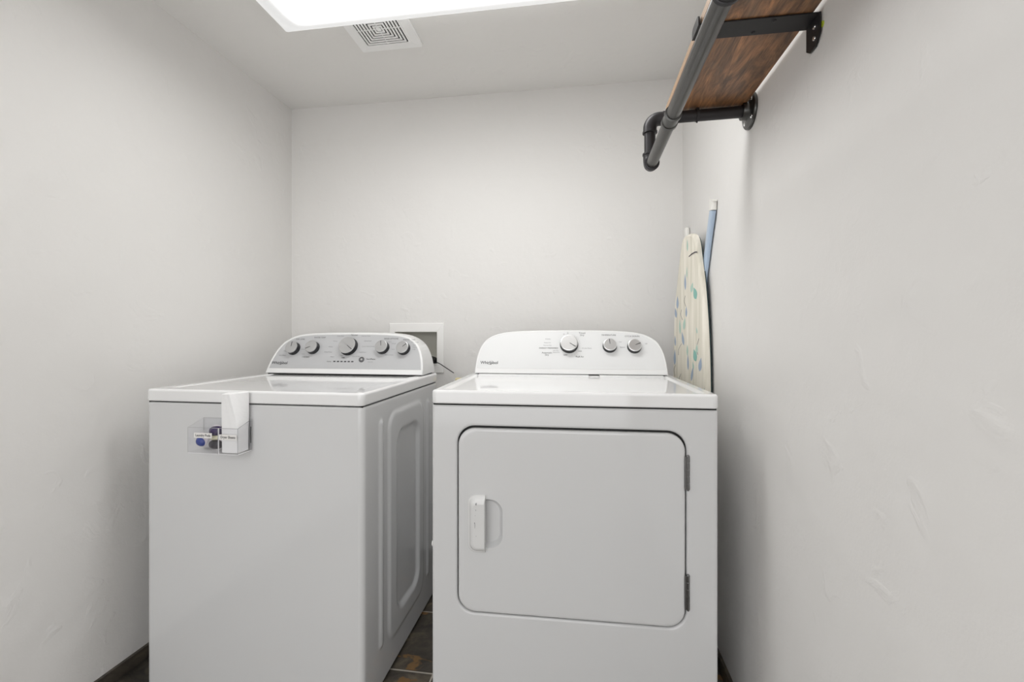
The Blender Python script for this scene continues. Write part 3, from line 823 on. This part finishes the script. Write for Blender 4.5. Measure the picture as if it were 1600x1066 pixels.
for g_, y in ((0.0, YB + 0.003), (0.0, YB + 0.085)):
    loops.append([(x, y, z) for x, z in rr(BX0 - g_, BX1 + g_, BZ0 - g_, BZ1 + g_, 0.004, 2)])
mb.loft(loops, False, True)
mb.build('recess', M['box_inside'], bx, matrix=inv)
for x in (-0.83, -0.735):
    mb = MB(); mb.tube([(x, YB + 0.045, BZ0), (x, YB + 0.045, BZ0 + 0.04)], 0.011, 16); mb.tube([(x, YB + 0.045, BZ0 + 0.028), (x, YB + 0.012, BZ0 + 0.028)], 0.008, 14)
    mb.tube([(x - 0.02, YB + 0.03, BZ0 + 0.046), (x + 0.02, YB + 0.03, BZ0 + 0.046)], 0.004, 10)
    mb.build('valve', M['brass'], bx, matrix=inv)

# drain hose hooked into the box
mb = MB()
path = catmull([(-0.745, 1.86, 0.62), (-0.742, 1.872, 0.80), (-0.735, 1.895, 0.895), (-0.715, 1.935, 0.945), (-0.692, 1.975, 0.952), (-0.678, 2.02, 0.944), (-0.676, 2.05, 0.935)], 8)
rs = [0.0135 + (0.0015 if k % 2 else -0.0008) for k in range(len(path))]
mb.tube(path, rs, 16)
tag(mb.build('drain_hose', M['rubber'], angle=80), 'black ribbed hose hooked into the supply box behind the washing machine', 'hose')
mb = MB()
mb.tube(catmull([(-0.690, 1.995, 0.9335), (-0.665, 2.004, 0.9325), (-0.640, 1.985, 0.9300), (-0.600, 1.965, 0.911), (-0.5588, 1.950, 0.889)], 8), 0.0021, 10)
tag(mb.build('black_cord', M['rubber']), 'thin black cord running out of the supply box down towards the dryer', 'cord')
gl = tag(empty('gas_fitting', (-0.532, 1.955, 0.845)), 'yellowish pipe fitting peeking out behind the clothes dryer', 'pipe fitting')
mb = MB(); mb.tube([(-0.0, 0.0, -0.845), (0, 0, 0.006)], 0.008, 14); mb.build('riser', M['cord'], gl)
mb = MB(); mb.tube([(-0.016, 0, 0.012), (0.016, 0, 0.012)], 0.011, 6); mb.tube([(-0.020, 0, 0.012), (0.024, 0, 0.012)], 0.0075, 14)
mb.build('nut', M['brass'], gl, angle=30)
mb = MB(); mb.tube(catmull([(-0.026, -0.004, 0.040), (-0.02, -0.002, 0.030), (-0.012, 0, 0.024)], 6), 0.0012, 8)
mb.build('wire', M['cord'], gl)

# ------------------------------------------------------------------ pipe shelf
PY, PZ, LZ, RX = 1.2498, 1.6569, 1.522, 0.1935
PY2 = 0.585
RP, RR_ = 0.0150, 0.0142
sh = tag(empty('pipe_shelf', (XR, PY, PZ)), 'industrial pipe wall shelf with dark brown board and hanging rod on the right wall', 'wall shelf')
inv = Matrix.Translation(-sh.location)
for y, sgn in ((PY, -1), (PY2, 1)):
    # flange
    mb = MB()
    mb.lathe([(0.046, 0.0005), (0.0465, 0.002), (0.0455, 0.006), (0.044, 0.0075), (0.027, 0.009), (0.0235, 0.012), (0.0225, 0.020), (0.0215, 0.024), (0.018, 0.0245)], (XR, y, PZ), (-1, 0, 0), 48)
    fl = mb.build('flange', M['flange'], sh, matrix=inv, angle=40)
    for k in range(4):
        t = radians(45 + 90 * k); mb = MB()
        c = (XR - 0.0078, y + 0.033 * cos(t), PZ + 0.033 * sin(t))
        mb.lathe([(0.006, 0), (0.0055, 0.0015), (0.003, 0.0028)], c, (-1, 0, 0), 14)
        mb.build('screw_hole_stud', M['chrome'], fl, matrix=inv)
    mb = MB(); mb.tube([(XR - 0.012, y, PZ), (RX + 0.035, y, PZ - 0.003)], RP, 24); mb.build('support_pipe', M['black_metal'], sh, matrix=inv)
    # upper elbow (turns down)
    def ring(mb, p, ax, r0, w_=0.007):
        mb.lathe([(r0, 0), (r0 + 0.0025, 0.0012), (r0 + 0.0025, w_ - 0.0012), (r0, w_)], p, ax, 28)
    mb = MB(); ez = 0.024; PZ -= 0.004
    arc = [(RX + ez - ez * sin(radians(t)), y, PZ - ez + ez * cos(radians(t))) for t in range(0, 91, 10)]
    mb.tube([(RX + ez + 0.012, y, PZ)] + arc + [(RX, y, PZ - ez - 0.012)], RP + 0.0028, 24)
    ring(mb, (RX + ez + 0.008, y, PZ), (1, 0, 0), RP + 0.002); ring(mb, (RX, y, PZ - ez - 0.008), (0, 0, -1), RP + 0.002)
    mb.build('elbow', M['black_metal'], sh, matrix=inv, angle=40)
    PZ += 0.004
    mb = MB(); mb.tube([(RX, y, PZ - 0.03), (RX, y, LZ + 0.025)], RP, 24); mb.build('drop_pipe', M['black_metal'], sh, matrix=inv)
    # lower elbow (turns along the wall)
    mb = MB(); ez = 0.026
    arc = [(RX, y + sgn * (ez - ez * cos(radians(t))), LZ + ez - ez * sin(radians(t))) for t in range(0, 91, 10)]
    mb.tube([(RX, y, LZ + ez + 0.012)] + arc + [(RX, y + sgn * (ez + 0.008), LZ)], RP + 0.0028, 24)
    ring(mb, (RX, y, LZ + ez + 0.006), (0, 0, 1), RP + 0.002); ring(mb, (RX, y + sgn * (ez + 0.004), LZ), (0, sgn, 0), RP + 0.002)
    mb.build('elbow', M['black_metal'], sh, matrix=inv, angle=40)
mb = MB(); mb.tube([(RX, PY - 0.03, LZ), (RX, PY2 + 0.03, LZ)], RR_, 28); mb.build('hanging_rod', M['rod'], sh, matrix=inv)
mb = MB(); mb.lathe([(RR_ + 0.0003, 0), (RR_ + 0.0032, 0.001), (RR_ + 0.0032, 0.0075), (RR_ + 0.0014, 0.009), (RR_ + 0.0014, 0.036), (RR_ + 0.0032, 0.0375), (RR_ + 0.0032, 0.0465), (RR_ + 0.0003, 0.048)], (RX, 0.945, LZ), (0, 1, 0), 32)
mb.build('coupling', M['flange'], sh, matrix=inv, angle=40)
# hanging strap ring on the support pipe
mb = MB(); mb.lathe([(RP, 0), (RP + 0.003, 0.001), (RP + 0.003, 0.006), (RP, 0.007)], (0.312, PY, PZ), (1, 0, 0), 28)
mb.tube([(0.3155, PY, PZ - RP - 0.001), (0.3155, PY, PZ - RP - 0.006)], 0.002, 8)
mb.build('pipe_clip', M['black_metal'], sh, matrix=inv, angle=40)
# board
BZ = PZ + RP + 0.0012
mb = MB(); mb.box(0.2375, 0.4375, PY2 + 0.01, 1.262, BZ, BZ + 0.019, 0.0012)
bd = mb.build('board', [M['wood'], M['wood_edge']], sh, matrix=inv)
for p in bd.data.polygons:
    if abs(p.normal.z) < 0.5: p.material_index = 1
# flat strap bracket
def strap(y0, y1):
    mb = MB(); t = 0.003; z0 = BZ - t - 0.0003
    # arm
    mb.box(0.2340, 0.4465, y0, y1, z0, z0 + t, 0.0008)
    # front lip with rounded corners
    lp = rr(y0, y1, z0, BZ + 0.018, 0.0, 5, rs=(0.010, 0.010, 0.001, 0.001))
    mb.loft([[(0.2310, y, z) for y, z in lp], [(0.2340, y, z) for y, z in lp]], True, True)
    # wall leg with clipped corners
    y2, y3 = y0, y1
    leg = [(y2, z0 + t), (y3, z0 + t), (y3, z0 - 0.044), (y3 - 0.012, z0 - 0.053), (y2 + 0.016, z0 - 0.053), (y2, z0 - 0.034)]
    mb.loft([[(0.4465, y, z) for y, z in leg], [(0.4497, y, z) for y, z in leg]], True, True)
    br = mb.build('strap_bracket', M['strap'], sh, matrix=inv, angle=30)
    for z_ in (z0 - 0.014, z0 - 0.036):
        mb = MB(); mb.lathe([(0.0045, 0), (0.004, 0.0015), (0.002, 0.0022)], (0.4463, (y0 + y1) / 2 - 0.006, z_), (-1, 0, 0), 12); mb.build('screw_hole_stud', M['chrome'], br, matrix=inv)  # bright studs stand for open holes showing the pale wall
    for x_, y_ in ((0.345, y1 - 0.009), (0.372, y0 + 0.010)):
        mb = MB(); mb.lathe([(0.0042, 0), (0.0038, 0.0014), (0.002, 0.002)], (x_, y_, z0 + 0.0002), (0, 0, -1), 12); mb.build('screw_hole_stud', M['strap'], br, matrix=inv)
    mb = MB(); mb.tube([(0.4498, y0 - 0.001, z0 - 0.022), (0.4515, y0 - 0.001, z0 - 0.022)], 0.0055, 12); mb.build('wall_anchor', M['green'], br, matrix=inv)
strap(0.904, 0.953)

# ------------------------------------------------------------------ ironing board
P0 = Vector((0.432, 1.5645, 0)); P1 = Vector((0.385, 1.852, 0)); dB = (P1 - P0).normalized(); nB = Vector((-dB.y, dB.x, 0))
ib = tag(empty('ironing_board', (P0.x, P0.y, 0)), 'folded ironing board with leaf-print cover standing on end behind the clothes dryer', 'ironing board')
def bp(s, z, o): return dB * s + nB * o + Vector((0, 0, z))
near = [(-0.012, 0.06), (-0.018, 0.30), (-0.012, 0.60), (-0.004, 0.80), (0.0002, 0.885), (0.0055, 1.00), (0.017, 1.115), (0.0345, 1.225), (0.052, 1.30), (0.064, 1.345), (0.076, 1.388), (0.094, 1.417), (0.125, 1.432), (0.150, 1.4345)]
far = [(0.306, 0.06), (0.312, 0.30), (0.308, 0.60), (0.300, 0.80), (0.294, 0.92), (0.290, 1.05), (0.279, 1.174), (0.259, 1.25), (0.240, 1.32), (0.221, 1.38), (0.203, 1.422), (0.180, 1.4345)]
ol = catmull(near, 5) + list(reversed(catmull(far, 5)))
cen = (sum(p[0] for p in ol) / len(ol), sum(p[1] for p in ol) / len(ol))
def sc(k, d): # shrink outline by about d
    out = []
    n = len(ol)
    for i in range(n):
        a = ol[i - 1]; b = ol[(i + 1) % n]; tx, tz = b[0] - a[0], b[1] - a[1]; l = math.hypot(tx, tz) or 1
        out.append((ol[i][0] + tz / l * d, ol[i][1] - tx / l * d))
    return out
# board lies on +n side away from the wall? nB points to -x (towards the room)
mb = MB()
loops = [[bp(s, z, -0.010) for s, z in sc(1, 0.004)], [bp(s, z, -0.008) for s, z in sc(1, 0.0)], [bp(s, z, 0.003) for s, z in sc(1, 0.0)], [bp(s, z, 0.007) for s, z in sc(1, 0.003)], [bp(s, z, 0.009) for s, z in sc(1, 0.010)]]
mb.loft(loops, True, True)
# printed leaves, part of the cover's own mesh
def leaf(s, z, ln, wd, ang, mi):
    ln *= 0.85; wd *= 0.72
    mb.cur = mi
    n = 8; L_ = []; R_ = []
    for i in range(n + 1):
        t = i / n; ww = wd * sin(pi * t ** 0.8) * (1 - 0.25 * t)
        cx, cz = s + ln * (t - 0.5) * sin(ang), z + ln * (t - 0.5) * cos(ang)
        L_.append(bp(cx + ww * cos(ang), cz - ww * sin(ang), 0.0094)); R_.append(bp(cx - ww * cos(ang), cz + ww * sin(ang), 0.0094))
    mb.loft([L_, R_], closed=False)
    mb.cur = 0
def stem(s0, z0, s1, z1, w_=0.0015):
    mb.cur = 4
    mid = ((s0 + s1) / 2 + 0.012, (z0 + z1) / 2)
    pts = catmull([(s0, z0), mid, (s1, z1)], 4)
    mb.loft([[bp(a - w_, b, 0.0093) for a, b in pts], [bp(a + w_, b, 0.0093) for a, b in pts]], closed=False)
    mb.cur = 0
for a in ((0.0844, 1.212, 0.058, 0.024, 0.5, 1), (0.110, 1.235, 0.045, 0.018, -0.4, 2), (0.244, 1.190, 0.06, 0.018, 0.0, 3), (0.262, 1.150, 0.05, 0.016, 0.3, 3), (0.170, 1.262, 0.075, 0.013, 0.05, 3), (0.155, 1.295, 0.05, 0.008, 0.0, 2),
          (0.220, 1.095, 0.07, 0.014, 0.1, 2), (0.160, 1.150, 0.05, 0.012, 0.0, 3), (0.178, 1.105, 0.055, 0.018, -0.3, 2), (0.192, 1.050, 0.065, 0.016, 0.35, 3), (0.085, 0.992, 0.055, 0.024, 0.4, 1), (0.042, 0.962, 0.060, 0.020, -0.3, 3),
          (0.070, 1.015, 0.04, 0.015, -0.2, 2), (0.150, 1.008, 0.05, 0.012, 0.0, 2), (0.145, 0.965, 0.075, 0.011, 0.05, 3), (0.272, 0.975, 0.075, 0.018, 0.0, 3), (0.108, 0.925, 0.070, 0.013, -0.3, 3), (0.100, 0.955, 0.035, 0.010, 0.3, 2),
          (0.268, 1.04, 0.05, 0.012, 0.1, 3), (0.014, 0.865, 0.05, 0.013, -0.2, 1), (0.235, 0.88, 0.05, 0.014, 0.2, 2), (0.12, 0.82, 0.06, 0.018, 0.3, 3), (0.2, 0.78, 0.06, 0.018, -0.3, 1),
          (0.150, 1.395, 0.055, 0.010, 0.05, 2), (0.07, 1.08, 0.03, 0.008, 0.4, 2)): leaf(*a)
stem(0.052, 1.052, 0.062, 0.995); stem(0.205, 1.03, 0.235, 0.985); stem(0.21, 0.915, 0.225, 0.865); stem(0.195, 1.12, 0.205, 1.16); stem(0.165, 1.17, 0.17, 1.21); stem(0.265, 0.945, 0.27, 0.90)
mb.build('padded_cover', [M['cover'], M['teal_leaf'], M['pale_leaf'], M['blue_leaf'], M['stem']], ib, angle=40)
# hem flap at the nose
mb = MB()
mb.loft([[bp(0.066, 1.3565, 0.0095), bp(0.083, 1.3590, 0.0102), bp(0.110, 1.3575, 0.0102), bp(0.137, 1.352, 0.0095)], [bp(0.065, 1.352, 0.0096), bp(0.083, 1.3545, 0.0104), bp(0.110, 1.353, 0.0104), bp(0.137, 1.348, 0.0096)]], closed=False)
mb.build('nose_hem', M['stem'], ib)
# bare metal deck under the cover; its dark teal paints in the shadowed gap beside it
mb = MB()
loops = [[bp(s, z, o) for s, z in sc(1, d)] for d, o in ((0.010, -0.011), (0.006, -0.0145), (0.010, -0.016))]
mb.loft(loops, True, True)
mb.build('deck', M['teal_shade'], ib)
# legs: flattened tubes ending in white caps, folded against the wall side
X_L = 0.4325 - 0.0
def flat_tube(pts, wy, wx, name, material, cap=None):
    """pts (y, z), box-ish tube running in the plane of the wall"""
    mb = MB(); loops = []
    for i, (y, z) in enumerate(pts):
        a = pts[max(i - 1, 0)]; b = pts[min(i + 1, len(pts) - 1)]
        t = Vector((0, b[0] - a[0], b[1] - a[1])).normalized(); q = Vector((0, t.z, -t.y))
        loops.append([Vector((X_L, y, z)) + q * u + Vector((v, 0, 0)) - P0 for u, v in rr(-wy / 2, wy / 2, -wx / 2, wx / 2, wx * 0.42, 4)])
    mb.loft(loops, True, True)
    return mb.build(name, material, ib, angle=40)
X_L = 0.4410
YN1, YN2 = 1.547, 1.905
legA = [(YN1, 1.478), (YN1 + 0.040, 1.40), (YN1 + 0.095, 1.28), (YN1 + 0.115, 1.20), (YN1 + 0.12, 0.9), (YN1 + 0.12, 0.35)]
legB = [(YN2, 1.462), (YN2 - 0.035, 1.40), (YN2 - 0.09, 1.28), (YN2 - 0.115, 1.20), (YN2 - 0.12, 0.9), (YN2 - 0.12, 0.35)]
flat_tube(legA, 0.034, 0.015, 'leg', M['blue_paint'])
flat_tube(legB, 0.034, 0.015, 'leg', M['blue_paint'])
flat_tube([(YN1 - 0.005, 1.510), (YN1 - 0.004, 1.508), (YN1 - 0.001, 1.504), (YN1 + 0.003, 1.477)], 0.035, 0.019, 'leg_cap', M['cap'])
flat_tube([(YN2 + 0.005, 1.497), (YN2 + 0.004, 1.494), (YN2 + 0.001, 1.490), (YN2 - 0.003, 1.460)], 0.035, 0.019, 'leg_cap', M['cap'])
flat_tube([(YN1 + 0.118, 1.245), (YN1 + 0.104, 1.275)], 0.036, 0.0185, 'leg_clip', M['blue_paint'])
# foot of the board on the floor
mb = MB(); P_ = [bp(0.02, 0.0, 0), bp(0.27, 0.0, 0)]
mb.tube([bp(0.03, 0.008, -0.004), bp(0.27, 0.008, -0.004)], 0.008, 12); mb.tube([bp(0.06, 0.008, -0.004), bp(0.06, 0.09, -0.004)], 0.006, 10); mb.tube([bp(0.24, 0.008, -0.004), bp(0.24, 0.09, -0.004)], 0.006, 10)
mb.build('end_stand', M['blue_paint'], ib)
